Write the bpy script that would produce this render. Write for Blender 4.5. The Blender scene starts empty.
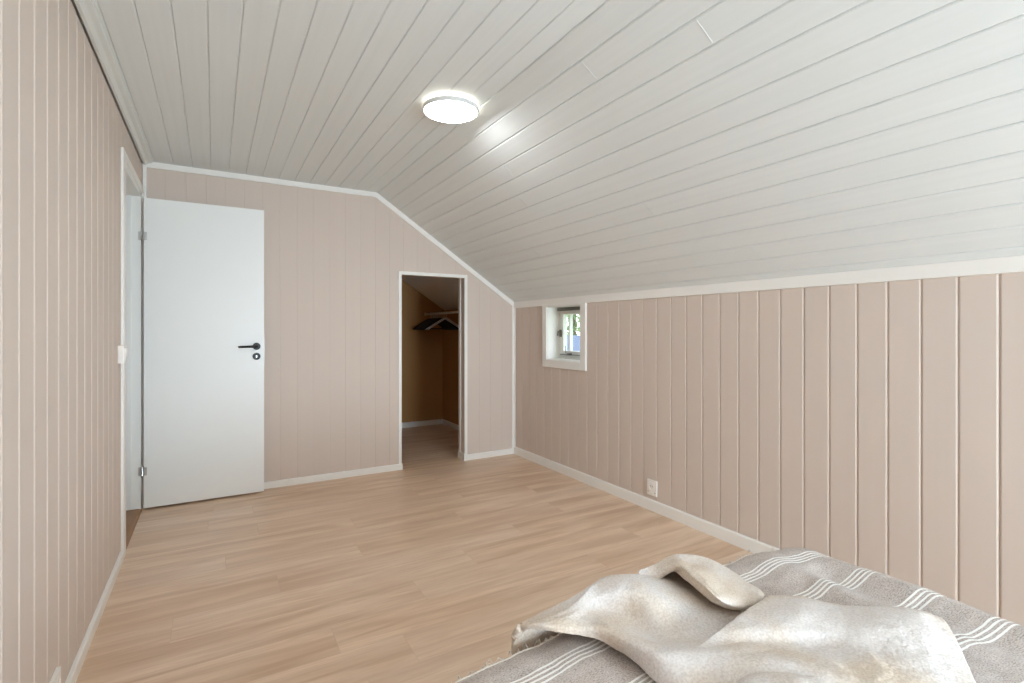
import bpy, bmesh, math, random
import numpy as np
from mathutils import Vector, Matrix, noise

random.seed(7)
scene = bpy.context.scene
COL = scene.collection
PI = math.pi

# ------------------------------------------------------------ room sizes (metres)
XL, XR = -0.412, 2.470          # left wall, right knee wall
YB, YR = 4.188, -2.65           # back wall, wall behind the camera
ZC, XK, ZK = 2.305, 1.155, 1.435  # flat ceiling, kink of the ceiling, top of knee wall
YCL = 5.950                     # back of the closet
CAMH = 1.18
SL = (ZK - ZC) / (XR - XK)

def ceil_z(x):
    return ZC if x <= XK else ZC + (x - XK) * SL

# ------------------------------------------------------------ object helpers
def tag(o, label=None, cat=None, group=None, kind=None):
    if label: o['label'] = label
    if cat: o['category'] = cat
    if group: o['group'] = group
    if kind: o['kind'] = kind
    return o

def empty(name, loc=(0, 0, 0), rz=0.0):
    o = bpy.data.objects.new(name, None)
    o.empty_display_size = 0.05
    COL.objects.link(o)
    o.location = loc
    o.rotation_euler = (0, 0, rz)
    return o

def obj(name, bm, mat, parent=None, smooth=False, loc=None):
    me = bpy.data.meshes.new(name)
    bm.normal_update()
    bm.to_mesh(me); bm.free()
    if smooth:
        for p in me.polygons: p.use_smooth = True
    o = bpy.data.objects.new(name, me)
    if mat: me.materials.append(mat)
    COL.objects.link(o)
    if parent: o.parent = parent
    if loc: o.location = loc
    return o

def struct(name, bm, mat, parent=None, **k):
    o = obj(name, bm, mat, parent, **k)
    if parent is None: o['kind'] = 'structure'
    return o

def box(bm, x0, x1, y0, y1, z0, z1, bevel=0.0):
    r = bmesh.ops.create_cube(bm, size=1.0)
    vs = r['verts']
    for v in vs:
        v.co.x = x0 + (v.co.x + .5) * (x1 - x0)
        v.co.y = y0 + (v.co.y + .5) * (y1 - y0)
        v.co.z = z0 + (v.co.z + .5) * (z1 - z0)
    if bevel > 0:
        es = list({e for v in vs for e in v.link_edges})
        bmesh.ops.bevel(bm, geom=es, offset=bevel, segments=2, affect='EDGES', profile=0.6)

def cyl(bm, p0, p1, r0, r1=None, seg=20, caps=True):
    p0, p1 = Vector(p0), Vector(p1)
    r1 = r0 if r1 is None else r1
    d = p1 - p0
    q = d.to_track_quat('Z', 'Y').to_matrix().to_4x4()
    m = Matrix.Translation((p0 + p1) / 2) @ q
    bmesh.ops.create_cone(bm, cap_ends=caps, segments=seg, radius1=r0, radius2=r1, depth=d.length, matrix=m)

def tube(bm, pts, r, seg=8, flat=1.0):
    """sweep a round (or flattened) section along points"""
    pts = [Vector(p) for p in pts]
    rings = []
    n = len(pts)
    up = Vector((0, 1, 0))
    for i, p in enumerate(pts):
        t = (pts[min(i + 1, n - 1)] - pts[max(i - 1, 0)]).normalized()
        a = t.cross(up)
        if a.length < 1e-3: a = t.cross(Vector((1, 0, 0)))
        a.normalize(); b = t.cross(a).normalized()
        rr = r[i] if isinstance(r, (list, tuple)) else r
        rings.append([bm.verts.new(p + a * math.cos(2 * PI * k / seg) * rr + b * math.sin(2 * PI * k / seg) * rr * flat) for k in range(seg)])
    for i in range(n - 1):
        for k in range(seg):
            bm.faces.new((rings[i][k], rings[i][(k + 1) % seg], rings[i + 1][(k + 1) % seg], rings[i + 1][k]))
    bm.faces.new(rings[0]); bm.faces.new(rings[-1][::-1])

def lathe(bm, prof, c, seg=48, axis='Z'):
    """prof: list of (r, h)"""
    rings = []
    for (r, h) in prof:
        ring = []
        for k in range(seg):
            a = 2 * PI * k / seg
            if axis == 'Z': p = (c[0] + r * math.cos(a), c[1] + r * math.sin(a), c[2] + h)
            elif axis == 'Y': p = (c[0] + r * math.cos(a), c[1] + h, c[2] + r * math.sin(a))
            else: p = (c[0] + h, c[1] + r * math.cos(a), c[2] + r * math.sin(a))
            ring.append(bm.verts.new(p))
        rings.append(ring)
    for i in range(len(rings) - 1):
        for k in range(seg):
            bm.faces.new((rings[i][k], rings[i][(k + 1) % seg], rings[i + 1][(k + 1) % seg], rings[i + 1][k]))
    if prof[0][0] > 1e-6: bm.faces.new(rings[0][::-1])
    if prof[-1][0] > 1e-6: bm.faces.new(rings[-1])
    bmesh.ops.remove_doubles(bm, verts=bm.verts, dist=1e-6)
    bmesh.ops.recalc_face_normals(bm, faces=bm.faces)

def prism(bm, poly, a0, a1, axis='Y'):
    """extrude a 2-D polygon along an axis. 'Y': poly in (x,z)  'X': (y,z)  'Z': (x,y)"""
    def P(p, a):
        return {'Y': (p[0], a, p[1]), 'X': (a, p[0], p[1]), 'Z': (p[0], p[1], a)}[axis]
    A = [bm.verts.new(P(p, a0)) for p in poly]
    B = [bm.verts.new(P(p, a1)) for p in poly]
    n = len(poly)
    bm.faces.new(A); bm.faces.new(B[::-1])
    for i in range(n):
        bm.faces.new((A[i], B[i], B[(i + 1) % n], A[(i + 1) % n]))
    bmesh.ops.recalc_face_normals(bm, faces=bm.faces)

# ------------------------------------------------------------ material helpers
def new_mat(name):
    m = bpy.data.materials.new(name); m.use_nodes = True
    nt = m.node_tree
    return m, nt, nt.nodes['Principled BSDF'], nt.nodes, nt.links

def srgb(r, g, b):
    f = lambda c: (c / 255) / 12.92 if c / 255 <= .04045 else (((c / 255) + .055) / 1.055) ** 2.4
    return (f(r), f(g), f(b), 1)

def simple(name, col, rough=.5, metal=0.0, noise_amt=0.0, scale=8, bump=0.0, spec=None, sheen=0):
    m, nt, b, N, L = new_mat(name)
    b.inputs['Base Color'].default_value = col
    b.inputs['Roughness'].default_value = rough
    b.inputs['Metallic'].default_value = metal
    if spec is not None: b.inputs['Specular IOR Level'].default_value = spec
    if sheen: b.inputs['Sheen Weight'].default_value = sheen
    tc = N.new('ShaderNodeTexCoord')
    nz = N.new('ShaderNodeTexNoise'); nz.inputs['Scale'].default_value = scale; nz.inputs['Detail'].default_value = 4
    L.new(tc.outputs['Object'], nz.inputs['Vector'])
    if noise_amt:
        mx = N.new('ShaderNodeMix'); mx.data_type = 'RGBA'
        mx.inputs['A'].default_value = tuple(c * (1 - noise_amt) for c in col[:3]) + (1,)
        mx.inputs['B'].default_value = tuple(min(1, c * (1 + noise_amt)) for c in col[:3]) + (1,)
        L.new(nz.outputs['Fac'], mx.inputs['Factor']); L.new(mx.outputs['Result'], b.inputs['Base Color'])
    if bump:
        bp = N.new('ShaderNodeBump'); bp.inputs['Strength'].default_value = bump; bp.inputs['Distance'].default_value = .002
        L.new(nz.outputs['Fac'], bp.inputs['Height']); L.new(bp.outputs['Normal'], b.inputs['Normal'])
    return m

def paint_boards(name, col, amt, stretch, rough=.45, tone=None):
    """painted boards: faint grain, stretched along the boards"""
    m, nt, b, N, L = new_mat(name)
    tc = N.new('ShaderNodeTexCoord'); mp = N.new('ShaderNodeMapping')
    mp.inputs['Scale'].default_value = stretch
    L.new(tc.outputs['Object'], mp.inputs['Vector'])
    nz = N.new('ShaderNodeTexNoise'); nz.inputs['Scale'].default_value = 1.0; nz.inputs['Detail'].default_value = 5
    L.new(mp.outputs['Vector'], nz.inputs['Vector'])
    n2 = N.new('ShaderNodeTexNoise'); n2.inputs['Scale'].default_value = .9; n2.inputs['Detail'].default_value = 2
    L.new(tc.outputs['Object'], n2.inputs['Vector'])
    ad = N.new('ShaderNodeMath'); ad.operation = 'MULTIPLY_ADD'
    L.new(nz.outputs['Fac'], ad.inputs[0]); ad.inputs[1].default_value = .7
    ml = N.new('ShaderNodeMath'); ml.operation = 'MULTIPLY'; ml.inputs[1].default_value = .3
    L.new(n2.outputs['Fac'], ml.inputs[0]); L.new(ml.outputs[0], ad.inputs[2])
    mx = N.new('ShaderNodeMix'); mx.data_type = 'RGBA'
    t = tone or (1, 1, 1)
    mx.inputs['A'].default_value = tuple(c * (1 - amt) * k for c, k in zip(col[:3], t)) + (1,)
    mx.inputs['B'].default_value = tuple(c * (1 + amt) for c in col[:3]) + (1,)
    L.new(ad.outputs[0], mx.inputs['Factor']); L.new(mx.outputs['Result'], b.inputs['Base Color'])
    b.inputs['Roughness'].default_value = rough; b.inputs['Specular IOR Level'].default_value = .22
    bp = N.new('ShaderNodeBump'); bp.inputs['Strength'].default_value = .12; bp.inputs['Distance'].default_value = .001
    L.new(nz.outputs['Fac'], bp.inputs['Height']); L.new(bp.outputs['Normal'], b.inputs['Normal'])
    return m

M = {}
TAUPE = srgb(210, 196, 185)
M['wall_x'] = paint_boards('taupe_boards_side', TAUPE, .03, (30, 30, .7), .6)
M['ceil'] = paint_boards('whitewashed_ceiling_boards', srgb(227, 232, 232), .06, (45, .8, 45), .55)
M['trim'] = simple('white_trim_paint', srgb(238, 236, 231), .35, noise_amt=.01, scale=5)
M['cornice'] = simple('greyish_cornice_paint', srgb(222, 225, 222), .4, noise_amt=.02)
M['door'] = simple('white_door_lacquer', srgb(238, 240, 238), .38, noise_amt=.006, scale=3)
M['frame'] = simple('door_frame_paint', srgb(232, 234, 231), .4, noise_amt=.01)
M['black'] = simple('matt_black_metal', srgb(28, 28, 28), .4, metal=.4, noise_amt=.05)
M['steel'] = simple('brushed_steel', srgb(200, 200, 198), .3, metal=1.0, noise_amt=.03, scale=40)
M['plastic'] = simple('white_plastic', srgb(238, 234, 228), .3, noise_amt=.01)
M['hole'] = simple('socket_hole', srgb(50, 45, 42), .6, noise_amt=.05)
M['closet'] = simple('brown_closet_board', srgb(176, 130, 76), .7, noise_amt=.06, scale=4, bump=.1)
M['closet_ceil'] = simple('grey_closet_ceiling', srgb(238, 240, 242), .7, noise_amt=.03, scale=6)
M['hall'] = simple('hall_paint', srgb(225, 226, 224), .6, noise_amt=.02)
M['hanger'] = simple('black_hanger_plastic', srgb(22, 24, 27), .4, noise_amt=.05)
M['wire'] = simple('pale_hanger_metal', srgb(225, 225, 225), .3, metal=.3, noise_amt=.02)
M['rod'] = simple('white_closet_rod', srgb(235, 228, 220), .35, noise_amt=.01)
M['mattress'] = simple('mattress_ticking', srgb(225, 222, 216), .8, noise_amt=.03, scale=20, bump=.2)
M['bedwood'] = simple('bed_base_cloth', srgb(90, 86, 82), .85, noise_amt=.06, scale=60, bump=.3)
M['legwood'] = simple('bed_leg_birch', srgb(196, 160, 118), .5, noise_amt=.06, scale=14)
M['hem'] = simple('cream_hem_thread', srgb(233, 226, 216), .9, noise_amt=.06, scale=300, bump=.3)
M['oak'] = simple('oak_threshold', srgb(150, 108, 66), .4, noise_amt=.15, scale=22, bump=.1)
M['rubber'] = simple('grey_rail_metal', srgb(120, 118, 112), .35, metal=.8, noise_amt=.05)
M['roof'] = simple('slate_roof', srgb(84, 95, 116), .7, noise_amt=.15, scale=3, bump=.3)
M['render'] = simple('white_house_boards', srgb(235, 235, 232), .8, noise_amt=.03)
M['leaf'] = simple('birch_leaves', srgb(98, 126, 76), .6, noise_amt=.25, scale=2)
M['bark'] = simple('tree_bark', srgb(96, 82, 68), .9, noise_amt=.2, scale=9, bump=.5)
M['lawn'] = simple('lawn', srgb(130, 150, 96), .95, noise_amt=.2, scale=1)

def floor_mat():
    m, nt, b, N, L = new_mat('oak_laminate')
    tc = N.new('ShaderNodeTexCoord')
    br = N.new('ShaderNodeTexBrick')
    br.offset = 0.0; br.squash = 1
    br.inputs['Scale'].default_value = 1.0
    br.inputs['Brick Width'].default_value = 1.29
    br.inputs['Row Height'].default_value = .192
    br.inputs['Mortar Size'].default_value = .0011
    br.inputs['Mortar Smooth'].default_value = .3
    br.inputs['Bias'].default_value = 0
    br.inputs['Color1'].default_value = (0, 0, 0, 1); br.inputs['Color2'].default_value = (1, 1, 1, 1)
    br.inputs['Mortar'].default_value = (.35, .35, .35, 1)
    sx = N.new('ShaderNodeSeparateXYZ'); L.new(tc.outputs['Object'], sx.inputs[0])
    dv_ = N.new('ShaderNodeMath'); dv_.operation = 'DIVIDE'; dv_.inputs[1].default_value = .192; L.new(sx.outputs['Y'], dv_.inputs[0])
    fl = N.new('ShaderNodeMath'); fl.operation = 'FLOOR'; L.new(dv_.outputs[0], fl.inputs[0])
    wn_ = N.new('ShaderNodeTexWhiteNoise'); wn_.noise_dimensions = '1D'; L.new(fl.outputs[0], wn_.inputs['W'])
    ma = N.new('ShaderNodeMath'); ma.operation = 'MULTIPLY_ADD'; ma.inputs[1].default_value = 1.29
    L.new(wn_.outputs['Value'], ma.inputs[0]); L.new(sx.outputs['X'], ma.inputs[2])
    cb = N.new('ShaderNodeCombineXYZ'); L.new(ma.outputs[0], cb.inputs['X']); L.new(sx.outputs['Y'], cb.inputs['Y'])
    L.new(cb.outputs[0], br.inputs['Vector'])
    # per-plank offset of the grain
    cm = N.new('ShaderNodeCombineXYZ')
    mo = N.new('ShaderNodeMath'); mo.operation = 'MULTIPLY'; mo.inputs[1].default_value = 13.0
    L.new(br.outputs['Color'], mo.inputs[0]); L.new(mo.outputs[0], cm.inputs['X']); L.new(mo.outputs[0], cm.inputs['Z'])
    va = N.new('ShaderNodeVectorMath'); va.operation = 'ADD'
    L.new(tc.outputs['Object'], va.inputs[0]); L.new(cm.outputs[0], va.inputs[1])
    def nz(sc, scale, detail, dist=0):
        mp = N.new('ShaderNodeMapping'); mp.inputs['Scale'].default_value = sc
        L.new(va.outputs[0], mp.inputs['Vector'])
        n = N.new('ShaderNodeTexNoise'); n.inputs['Scale'].default_value = scale
        n.inputs['Detail'].default_value = detail; n.inputs['Distortion'].default_value = dist
        L.new(mp.outputs[0], n.inputs['Vector']); return n
    n1 = nz((.9, 9, 1), 1.5, 4, .6)      # broad cathedral streaks
    n2 = nz((3, 60, 1), 2.0, 6, .2)      # fine grain
    n3 = nz((.6, 1.4, 1), 1.2, 2)        # cloudy patches
    def rng(src, a, bb, c=0, d=1):
        r = N.new('ShaderNodeMapRange')
        r.inputs['From Min'].default_value = a; r.inputs['From Max'].default_value = bb
        r.inputs['To Min'].default_value = c; r.inputs['To Max'].default_value = d
        L.new(src, r.inputs['Value']); return r.outputs[0]
    def mixc(f, A, B, mode='MIX'):
        x = N.new('ShaderNodeMix'); x.data_type = 'RGBA'; x.blend_type = mode
        if isinstance(f, float): x.inputs['Factor'].default_value = f
        else: L.new(f, x.inputs['Factor'])
        for k, v in (('A', A), ('B', B)):
            if isinstance(v, tuple): x.inputs[k].default_value = v
            else: L.new(v, x.inputs[k])
        return x.outputs['Result']
    c = mixc(rng(n1.outputs['Fac'], .36, .64), srgb(230, 204, 178), srgb(196, 161, 130))
    c = mixc(rng(n3.outputs['Fac'], .35, .7, 0, .55), c, srgb(234, 214, 196))
    c = mixc(rng(n2.outputs['Fac'], .45, .75, 0, .45), c, srgb(192, 157, 124))
    sep = N.new('ShaderNodeSeparateColor'); L.new(br.outputs['Color'], sep.inputs[0])
    c = mixc(rng(sep.outputs[0], 0, 1, .0, .34), c, srgb(216, 186, 157))
    c = mixc(rng(br.outputs['Fac'], 0, 1, 0, .28), c, srgb(170, 138, 110))
    L.new(c, b.inputs['Base Color'])
    L.new(rng(n2.outputs['Fac'], .3, .7, .33, .45), b.inputs['Roughness'])
    b.inputs['Specular IOR Level'].default_value = .45
    bp = N.new('ShaderNodeBump'); bp.inputs['Strength'].default_value = .08; bp.inputs['Distance'].default_value = .001
    L.new(n2.outputs['Fac'], bp.inputs['Height']); L.new(bp.outputs['Normal'], b.inputs['Normal'])
    return m
M['floor'] = floor_mat()

STRIPES = [.857, .720, .583, .446, .309, .172, .035, -.102, -.239, -.376, -.513, -.650, -.787]
def blanket_mat():
    m, nt, b, N, L = new_mat('grey_woven_blanket')
    uv = N.new('ShaderNodeUVMap'); uv.uv_map = 'UVMap'
    sp = N.new('ShaderNodeSeparateXYZ'); L.new(uv.outputs[0], sp.inputs[0])
    # four white lines every 0.137 m of cloth
    def math_(op, a, bb=None, c=None):
        n = N.new('ShaderNodeMath'); n.operation = op
        for i, v in enumerate((a, bb, c)):
            if v is None: continue
            if isinstance(v, (int, float)): n.inputs[i].default_value = v
            else: L.new(v, n.inputs[i])
        return n.outputs[0]
    wob = N.new('ShaderNodeTexNoise'); wob.inputs['Scale'].default_value = 60; wob.inputs['Detail'].default_value = 1
    L.new(uv.outputs[0], wob.inputs['Vector'])
    t = math_('ADD', sp.outputs['Y'], math_('MULTIPLY', math_('SUBTRACT', wob.outputs['Fac'], .5), .0016))
    t = math_('ADD', t, 20 * .137 - .857 + .0185 + .0035)
    g = math_('MODULO', t, .137)                       # 0 ... .137
    inside = math_('LESS_THAN', g, .0445)
    ln = math_('MODULO', g, .0112)
    line = math_('LESS_THAN', ln, .0047)
    f = math_('MULTIPLY', inside, line)
    # melange
    nz = N.new('ShaderNodeTexNoise'); nz.inputs['Scale'].default_value = 420; nz.inputs['Detail'].default_value = 3
    mp = N.new('ShaderNodeMapping'); mp.inputs['Scale'].default_value = (.45, 1, 1)
    L.new(uv.outputs[0], mp.inputs['Vector']); L.new(mp.outputs[0], nz.inputs['Vector'])
    n2 = N.new('ShaderNodeTexNoise'); n2.inputs['Scale'].default_value = 45; n2.inputs['Detail'].default_value = 3
    L.new(mp.outputs[0], n2.inputs['Vector'])
    cr = N.new('ShaderNodeValToRGB')
    e = cr.color_ramp.elements
    e[0].position = .28; e[0].color = srgb(116, 105, 98)
    e[1].position = .72; e[1].color = srgb(217, 209, 205)
    x = e.new(.48); x.color = srgb(184, 172, 164)
    L.new(math_('ADD', math_('MULTIPLY', nz.outputs['Fac'], .75), math_('MULTIPLY', n2.outputs['Fac'], .25)), cr.inputs[0])
    mx = N.new('ShaderNodeMix'); mx.data_type = 'RGBA'
    L.new(f, mx.inputs['Factor']); L.new(cr.outputs[0], mx.inputs['A']); mx.inputs['B'].default_value = srgb(243, 240, 236)
    L.new(mx.outputs['Result'], b.inputs['Base Color'])
    b.inputs['Roughness'].default_value = .95; b.inputs['Specular IOR Level'].default_value = .15
    b.inputs['Sheen Weight'].default_value = .15
    h = math_('ADD', math_('MULTIPLY', f, .8), nz.outputs['Fac'])
    bp = N.new('ShaderNodeBump'); bp.inputs['Strength'].default_value = .6; bp.inputs['Distance'].default_value = .0015
    L.new(h, bp.inputs['Height']); L.new(bp.outputs['Normal'], b.inputs['Normal'])
    return m
M['blanket'] = blanket_mat()

def throw_mat():
    m, nt, b, N, L = new_mat('cream_fleece_throw')
    tc = N.new('ShaderNodeTexCoord')
    def nz(s, d, v=None):
        n = N.new('ShaderNodeTexNoise'); n.inputs['Scale'].default_value = s; n.inputs['Detail'].default_value = d
        L.new(tc.outputs['Object'], n.inputs['Vector']); return n.outputs['Fac']
    cr = N.new('ShaderNodeValToRGB'); e = cr.color_ramp.elements
    e[0].position = .38; e[0].color = srgb(214, 196, 176)
    e[1].position = .58; e[1].color = srgb(222, 215, 211)
    L.new(nz(4.5, 2), cr.inputs[0])
    mx = N.new('ShaderNodeMix'); mx.data_type = 'RGBA'; mx.inputs['Factor'].default_value = .26
    fr = N.new('ShaderNodeValToRGB'); fr.color_ramp.elements[0].position = .35; fr.color_ramp.elements[0].color = srgb(160, 146, 134)
    fr.color_ramp.elements[1].position = .6; fr.color_ramp.elements[1].color = srgb(232, 228, 225)
    L.new(nz(210, 4), fr.inputs[0])
    L.new(cr.outputs[0], mx.inputs['A']); L.new(fr.outputs[0], mx.inputs['B'])
    L.new(mx.outputs['Result'], b.inputs['Base Color'])
    b.inputs['Roughness'].default_value = 1; b.inputs['Specular IOR Level'].default_value = 0
    b.inputs['Sheen Weight'].default_value = .05; b.inputs['Sheen Roughness'].default_value = .5
    b.inputs['Sheen Tint'].default_value = srgb(240, 232, 224)
    bp = N.new('ShaderNodeBump'); bp.inputs['Strength'].default_value = .7; bp.inputs['Distance'].default_value = .0028
    ad = N.new('ShaderNodeMath'); ad.operation = 'ADD'
    L.new(nz(190, 4), ad.inputs[0]); L.new(nz(60, 3), ad.inputs[1])
    L.new(ad.outputs[0], bp.inputs['Height']); L.new(bp.outputs['Normal'], b.inputs['Normal'])
    return m
M['throw'] = throw_mat()

def emit(name, col, s):
    m, nt, b, N, L = new_mat(name)
    b.inputs['Base Color'].default_value = (.9, .9, .9, 1)
    b.inputs['Emission Color'].default_value = col
    b.inputs['Emission Strength'].default_value = s
    return m
M['lamp'] = emit('lamp_diffuser_lit', (.95, .97, .98, 1), 36.0)
M['lampback'] = emit('lamp_back_glow', srgb(255, 244, 226), 4.0)

def glass():
    m = bpy.data.materials.new('window_glass'); m.use_nodes = True
    nt = m.node_tree; nt.nodes.clear()
    o = nt.nodes.new('ShaderNodeOutputMaterial'); g = nt.nodes.new('ShaderNodeBsdfGlossy'); t = nt.nodes.new('ShaderNodeBsdfTransparent')
    g.inputs['Roughness'].default_value = 0; t.inputs[0].default_value = (.96, .98, .97, 1)
    mx = nt.nodes.new('ShaderNodeMixShader'); mx.inputs[0].default_value = .06
    nt.links.new(t.outputs[0], mx.inputs[1]); nt.links.new(g.outputs[0], mx.inputs[2])
    nt.links.new(mx.outputs[0], o.inputs[0])
    return m
M['glass'] = glass()

# ------------------------------------------------------------ boarded surfaces
def board_profile(a0, a1, phase, pitch, w=.0055, d=.0035, slit=.0012, slitd=.006):
    """list of (a, depth) across boards with V joints; depth is into the wall"""
    pts = [(a0, 0.0)]
    k = math.ceil((a0 - phase) / pitch)
    g = phase + k * pitch
    while g < a1:
        for da, dd in ((-w, 0), (-slit, d), (-slit, slitd), (slit, slitd), (slit, d), (w, 0)):
            a = g + da
            if a0 < a < a1: pts.append((a, dd))
        g += pitch
    pts.append((a1, 0.0))
    return pts

def panel(bm, prof, ranges, mapf, cuts=()):
    """prof -> quads; ranges(a_mid) gives [(lowf, highf)] ; mapf(a, depth, t)"""
    pts = list(prof)
    for c in cuts:                       # put break points where openings start and end
        for i in range(len(pts) - 1):
            if pts[i][0] < c - 1e-6 and pts[i + 1][0] > c + 1e-6:
                f = (c - pts[i][0]) / (pts[i + 1][0] - pts[i][0])
                pts.insert(i + 1, (c, pts[i][1] + f * (pts[i + 1][1] - pts[i][1])))
                break
    for i in range(len(pts) - 1):
        (p, dp), (q, dq) = pts[i], pts[i + 1]
        for lo, hi in ranges((p + q) / 2):
            lp, lq = (lo(p), lo(q)) if callable(lo) else (lo, lo)
            hp, hq = (hi(p), hi(q)) if callable(hi) else (hi, hi)
            vs = [bm.verts.new(mapf(*t)) for t in ((p, dp, lp), (q, dq, lq), (q, dq, hq), (p, dp, hp))]
            bm.faces.new(vs)
    bmesh.ops.remove_doubles(bm, verts=bm.verts, dist=1e-6)

# left wall, with the doorway
DY0, DY1, DZ = 3.345, 4.100, 2.085
bm = bmesh.new()
panel(bm, board_profile(YR, YB + .1, 1.687 - .1222 * 40, .1222, w=.0075, d=.0034, slit=.0010, slitd=.0045),
      lambda a: [(DZ, ZC - .028)] if DY0 < a < DY1 else [(0, ZC - .028)],
      lambda a, d, t: (XL - d, a, t), (DY0, DY1))
# body of the wall behind the boards
def wall_slab(bm, axis, s0, s1, a0, a1, z0, z1, hole=None):
    def bx(a, b, c, d):
        if axis == 'x': box(bm, s0, s1, a, b, c, d)
        else: box(bm, a, b, s0, s1, c, d)
    if not hole: bx(a0, a1, z0, z1); return
    h0, h1, g0, g1 = hole
    bx(a0, h0, z0, z1); bx(h1, a1, z0, z1)
    if g0 > z0: bx(h0, h1, z0, g0)
    if g1 < z1: bx(h0, h1, g1, z1)
wall_slab(bm, 'x', XL - .085, XL - .008, YR - .1, YB + .1, 0, ZC - .040, (DY0, DY1, 0, DZ))
box(bm, XL - .085, XL - .050, YR - .1, YB + .1, ZC - .045, ZC + .03)
wall_left = struct('wall_left', bm, M['wall_x'])

# right knee wall, with the small window
WY0, WY1, WZ0, WZ1 = 3.155, 3.620, .925, 1.372
bm = bmesh.new()
panel(bm, board_profile(YR, YB + .05, .709 - .1189 * 40, .1189, w=.0075, d=.0032, slit=.0010, slitd=.006),
      lambda a: [(0, WZ0), (WZ1, ZK + .01)] if WY0 < a < WY1 else [(0, ZK + .01)],
      lambda a, d, t: (XR + d, a, t), (WY0, WY1))
wall_slab(bm, 'x', XR + .008, XR + .19, YR - .1, YB + .03, 0, ZK - .02, (WY0, WY1, WZ0, WZ1))
wall_right = struct('wall_right', bm, M['wall_x'])

# back wall, with the closet opening
CX0, CX1, CZ = 1.362, 1.953, 1.648
TH = .115
bm = bmesh.new()
panel(bm, board_profile(XL, XR, .428 - .1192 * 10, .1192, w=.0030, d=.0014, slit=.0006, slitd=.0022),
      lambda a: [(CZ, ceil_z)] if CX0 < a < CX1 else [(0, ceil_z)],
      lambda a, d, t: (a, YB + d, t), (CX0, CX1, XK))
def zslab(bm, x0, x1, y0, y1, z0):   # solid under the sloping ceiling
    xs = [x0] + ([XK] if x0 < XK < x1 else []) + [x1]
    prism(bm, [(x0, z0), (x1, z0)] + [(x, ceil_z(x)) for x in reversed(xs)], y0, y1, 'Y')
zslab(bm, XL - .085, CX0, YB + .006, YB + TH, 0)
zslab(bm, CX1, XR, YB + .006, YB + TH, 0)
zslab(bm, CX0, CX1, YB + .006, YB + TH, CZ)
wall_back = struct('wall_back', bm, M['wall_x'])

# wall behind the camera, with a large unseen window added for the daylight
RX0, RX1, RZ0, RZ1 = .82, 2.06, .30, 1.62
bm = bmesh.new()
panel(bm, board_profile(XL, XR, .428 - .1192 * 10, .1192),
      lambda a: [(0, RZ0), (RZ1, ceil_z)] if RX0 < a < RX1 else [(0, ceil_z)],
      lambda a, d, t: (a, YR - d, t), (RX0, RX1, XK))
zslab(bm, XL - .05, RX0, YR - .16, YR - .008, 0)
zslab(bm, RX1, XR, YR - .16, YR - .008, 0)
box(bm, RX0, RX1, YR - .16, YR - .008, 0, RZ0)
zslab(bm, RX0, RX1, YR - .16, YR - .008, RZ1)
struct('wall_front', bm, M['wall_x'])

# ceiling: flat part and slope, boards running along the room
bm = bmesh.new()
panel(bm, board_profile(XL - .02, XK, -.347 - .1087 * 2, .1087, w=.0045, d=.003, slit=.001, slitd=.006),
      lambda a: [(YR - .02, YB + .01)],
      lambda a, d, t: (a, t, ZC + d))
SV = Vector((XR - XK, 0, ZK - ZC)); SLEN = SV.length; SV.normalize(); SN = Vector((-SV.z, 0, SV.x))
if SN.z < 0: SN = -SN
def slope_map(a, d, t):
    p = Vector((XK, 0, ZC)) + SV * a + SN * d
    return (p.x, t, p.z)
panel(bm, board_profile(0, SLEN + .02, .004, .1083, w=.006, d=.0038, slit=.001, slitd=.007),
      lambda a: [(YR - .02, YB + .01)], slope_map)
box(bm, XL - .09, XK + .03, YR - .1, YB + .02, ZC + .012, ZC + .08)
q0 = Vector((XK, 0, ZC)) + SN * .012; q1 = Vector((XR + .2, 0, ZK + .2 * SL)) + SN * .012
prism(bm, [(q0.x, q0.z), (q1.x, q1.z), (q1.x, q1.z + .09), (q0.x, q0.z + .07)], YR - .1, YB + .02, 'Y')
# butt joints of the boards: thin filled seams
for (u_, y_, flat) in ((.228, 1.12, 0), (.872, 1.9, 0), (.55, 2.7, 0), (1.30, 1.55, 0), (.98, 3.1, 0), (.338, 2.55, 0), (1.41, 2.2, 0), (.120, 1.60, 0)):
    a0 = .004 + .1083 * round((u_ - .004) / .1083) + .007
    vs = []
    for (aa, yy) in ((a0, y_), (a0 + .094, y_), (a0 + .094, y_ + .0035), (a0, y_ + .0035)):
        for dd in (-.0012, .001):
            vs.append(bm.verts.new(slope_map(aa, dd, yy)))
    bm.faces.new((vs[0], vs[2], vs[4], vs[6])); 
    for i in range(4):
        j = (i + 1) % 4
        bm.faces.new((vs[2 * i], vs[2 * j], vs[2 * j + 1], vs[2 * i + 1]))
struct('ceiling', bm, M['ceil'])

# closet: its own walls, ceiling and knee wall
bm = bmesh.new(); prism(bm, [(.95, 0), (XR + .1, 0), (XR + .1, ZK - .06), (XK, ZC), (.95, ZC)], YCL, YCL + .06, 'Y')
struct('wall_closet_back', bm, M['closet'])
bm = bmesh.new(); box(bm, XR + .002, XR + .08, YB + .03, YCL, 0, ZK - .02)
struct('wall_closet_right', bm, M['closet'])
bm = bmesh.new(); box(bm, .97, 1.03, YB + TH, YCL, 0, ZC)
struct('wall_closet_left', bm, M['closet'])
bm = bmesh.new()
box(bm, .95, XK, YB + TH - .01, YCL + .02, ZC, ZC + .05)
prism(bm, [(XK, ZC), (XR + .1, ZK + .1 * SL), (XR + .1, ZK + .05 + .1 * SL), (XK, ZC + .05)], YB + .03, YCL + .02, 'Y')
struct('ceiling_closet', bm, M['closet_ceil'])
bm = bmesh.new()
box(bm, XR - .02, XR + .004, YB + TH, YCL, ZK - .055, ZK - .022, .002)
struct('trim_closet', bm, M['closet'])

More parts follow.
